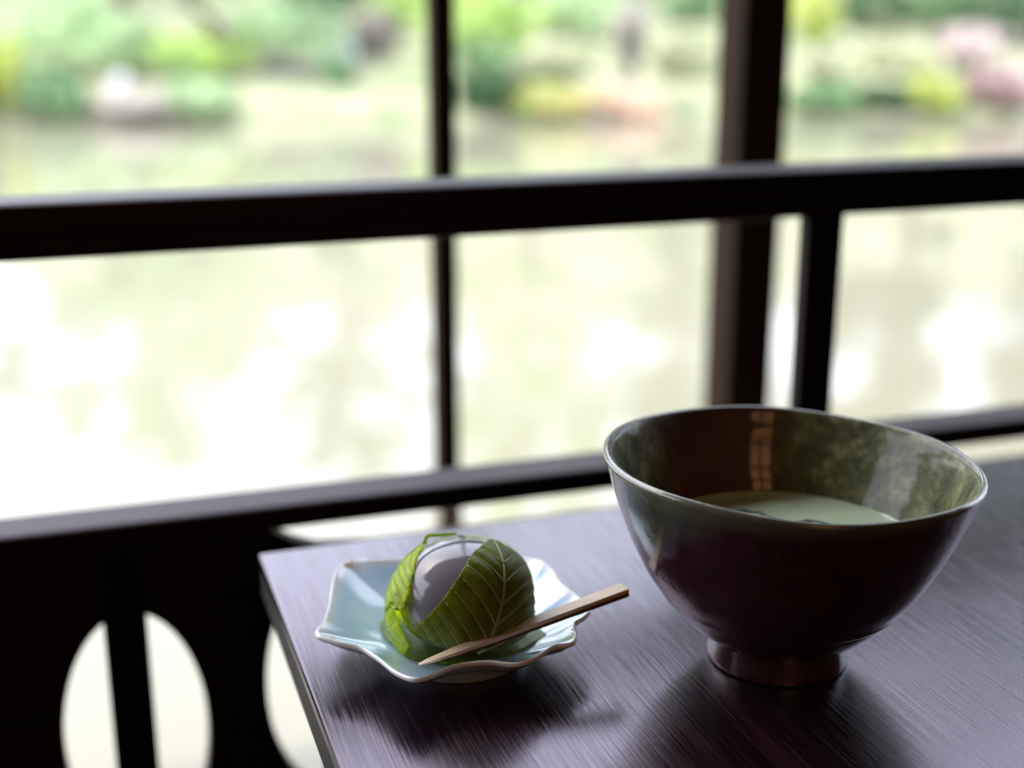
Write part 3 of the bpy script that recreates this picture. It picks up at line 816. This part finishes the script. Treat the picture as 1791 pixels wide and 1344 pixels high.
# right bay
shrub('hillside_shrub', 'yellow-green shrub just right of the thick post', 1425, 75, 80, 80, 'yellow')
shrub('hillside_shrub', 'deep green shrub at the top, right of the yellow-green one', 1530, 56, 130, 90, 'deep')
shrub('hillside_shrub', 'mid-green shrub between two deep green ones at the top right', 1640, 58, 110, 80, 'mid')
shrub('hillside_shrub', 'deep green shrub in the top right corner', 1755, 66, 150, 90, 'deep')
shrub('hillside_shrub', 'small cream and green shrub on the pale slope right of the thick post', 1450, 145, 90, 60, 'cream')
shrub('hillside_shrub', 'wide cream-coloured shrub on the pale slope left of the pink azalea', 1570, 130, 150, 60, 'cream')
shrub('waterside_shrub', 'low mid-green shrub at the water right of the thick post', 1440, 190, 110, 36, 'mid')
shrub('waterside_shrub', 'low dark green shrub at the water left of the round yellow bush', 1545, 188, 100, 36, 'deep')
shrub('waterside_shrub', 'round yellow-green bush at the water below the pink azalea', 1635, 196, 100, 62, 'yellow')
shrub('azalea', 'pale pink azalea on the bank at the right', 1692, 118, 100, 62, 'pink', blossom='pink')
shrub('azalea', 'dusky pink shrub below the pale pink azalea at the right edge', 1745, 190, 110, 62, 'plum', blossom='pink')
# low garden wall at the top right
wa = place(1545, 78); wb = place(1830, 82)
dv = Vector((wb.x-wa.x, wb.y-wa.y, 0)); 
wl = empty('garden_wall', (wa.x, wa.y, wa.z), math.atan2(dv.y, dv.x)); tag(wl, 'low grey stone garden wall along the top right of the bank', 'wall')
boxo('coping', (0, dv.length, -0.16, 0.16, 0.10, 0.16), M_rock, wl, 0.01)
q = 0; 
while q < dv.length-0.1:
    L_ = random.uniform(0.35, 0.6); L_ = min(L_, dv.length-q)
    boxo('stone', (q+0.01, q+L_-0.01, -0.12, 0.12, -0.1, 0.10), M_rock_d, wl, 0.015); q += L_
# stone lantern
loc = place(1100, 178); k = loc.y/FPX; hh = 172*k
lt = empty('stone_lantern', loc); tag(lt, 'grey stone garden lantern above the azaleas between the two posts', 'lantern')
def lpart(name, prof, nn=6, mat=M_rock):
    v, f = lathe([(r*hh, z*hh) for r, z in prof], nn); return mesh_obj(name, v, f, mat, lt)
lpart('base', [(0.001, -0.02), (0.20, -0.02), (0.20, 0.06), (0.12, 0.10), (0.001, 0.10)])
lpart('pillar', [(0.085, 0.10), (0.075, 0.25), (0.085, 0.42)], 12)
lpart('platform', [(0.001, 0.42), (0.12, 0.42), (0.20, 0.48), (0.20, 0.53), (0.001, 0.53)])
lpart('light_box', [(0.001, 0.53), (0.13, 0.53), (0.13, 0.72), (0.001, 0.72)])
lpart('cap', [(0.001, 0.72), (0.30, 0.72), (0.31, 0.76), (0.17, 0.84), (0.06, 0.90), (0.001, 0.90)])
lpart('finial', [(0.001, 0.89), (0.05, 0.90), (0.065, 0.95), (0.03, 0.99), (0.001, 1.02)], 12)
# tall trees behind, whose clumped crowns mirror in the pond
def tall_tree(label, x, y, rad, z0, z1, mat, nclump, seed, nleaf=70):
    R = np.random.default_rng(seed); gz = ground_h(x, y)
    t = empty('tall_tree', (x, y, gz)); tag(t, label, 'tree')
    top = z1-gz
    vv_, ff_ = tube(cr([(0, 0, -0.1), (0.15, 0, top*0.3), (-0.1, 0.1, top*0.6), (0.1, 0, top*0.92)], 5), lambda s: 0.16*(1-0.8*s), 8)
    mesh_obj('trunk', vv_, ff_, M_stem, t, smooth=True)
    V = []
    cen = []
    for k in range(nclump):
        d = R.normal(size=3); d /= np.linalg.norm(d); q = R.random()**0.4
        c = np.array([d[0]*rad*q, d[1]*rad*q*0.7, (z0+z1)/2-gz+d[2]*(z1-z0)/2*q]); cen.append(c)
        cr_ = R.uniform(0.30, 0.62)
        e = R.normal(size=(nleaf, 3)); e /= np.linalg.norm(e, axis=1)[:, None]
        p = c+e*cr_*np.array([1.2, 1.2, 0.75])*(R.random(nleaf)**0.4)[:, None]
        a = R.normal(size=(nleaf, 3)); a /= np.linalg.norm(a, axis=1)[:, None]
        b_ = np.cross(a, R.normal(size=(nleaf, 3))); b_ /= np.linalg.norm(b_, axis=1)[:, None]
        V.append(np.stack([p-a*0.13, p-b_*0.07, p+a*0.13, p+b_*0.07], 1).reshape(-1, 3))
    V = np.concatenate(V); nq = len(V)//4
    me = bpy.data.meshes.new('crown'); me.vertices.add(len(V)); me.vertices.foreach_set('co', V.ravel())
    me.loops.add(nq*4); me.loops.foreach_set('vertex_index', np.arange(nq*4)); me.polygons.add(nq)
    me.polygons.foreach_set('loop_start', np.arange(nq)*4); me.polygons.foreach_set('loop_total', np.full(nq, 4)); me.update()
    me.materials.append(G[mat]); link(bpy.data.objects.new('crown', me), t)
    for c in cen[::4]:
        s0 = np.array([0, 0, max(top*0.25, c[2]*0.75)])
        vv_, ff_ = tube([s0, (s0+c)/2+np.array([0, 0, 0.1]), c], lambda s: 0.05*(1-0.75*s), 5); mesh_obj('branch', vv_, ff_, M_stem, t)
TT = [(-10.5, 22, 2.3, 1.2, 5.5, 'mid', 44, 'mid-green tall tree far beyond the left end of the bank'),
      (-6.6, 23, 1.9, 1.3, 6.0, 'pale', 34, 'pale tall tree beyond the top left shrubs'),
      (-3.2, 25, 1.7, 1.4, 7.5, 'mid', 36, 'mid-green tall tree beyond the leaning trunk'),
      (0.2, 23, 1.7, 1.4, 8.0, 'lime', 44, 'lime-green tall tree beyond the thin post'),
      (3.2, 26, 1.9, 1.4, 9.5, 'mid', 60, 'mid-green tall tree beyond the stone lantern'),
      (6.8, 22.5, 1.9, 1.4, 13.5, 'deep', 130, 'deep green tall tree beyond the thick post'),  # unseen right-hand crowns, made tall and dense to darken the table's reflections
      (10.4, 24.5, 2.1, 1.4, 16, 'deep', 170, 'mid-green tall tree beyond the low garden wall'),
      (14.3, 20.5, 1.9, 1.4, 16, 'deep', 170, 'deep green tall tree beyond the top right corner'),
      (18.6, 26, 2.2, 1.2, 16, 'mid', 150, 'mid-green tall tree far beyond the right end of the bank')]
for k, (x, y, rad, z0, z1, mt, nc, lb) in enumerate(TT):
    tall_tree(lb, x, y, rad, z0, z1, mt, nc, 40+k)
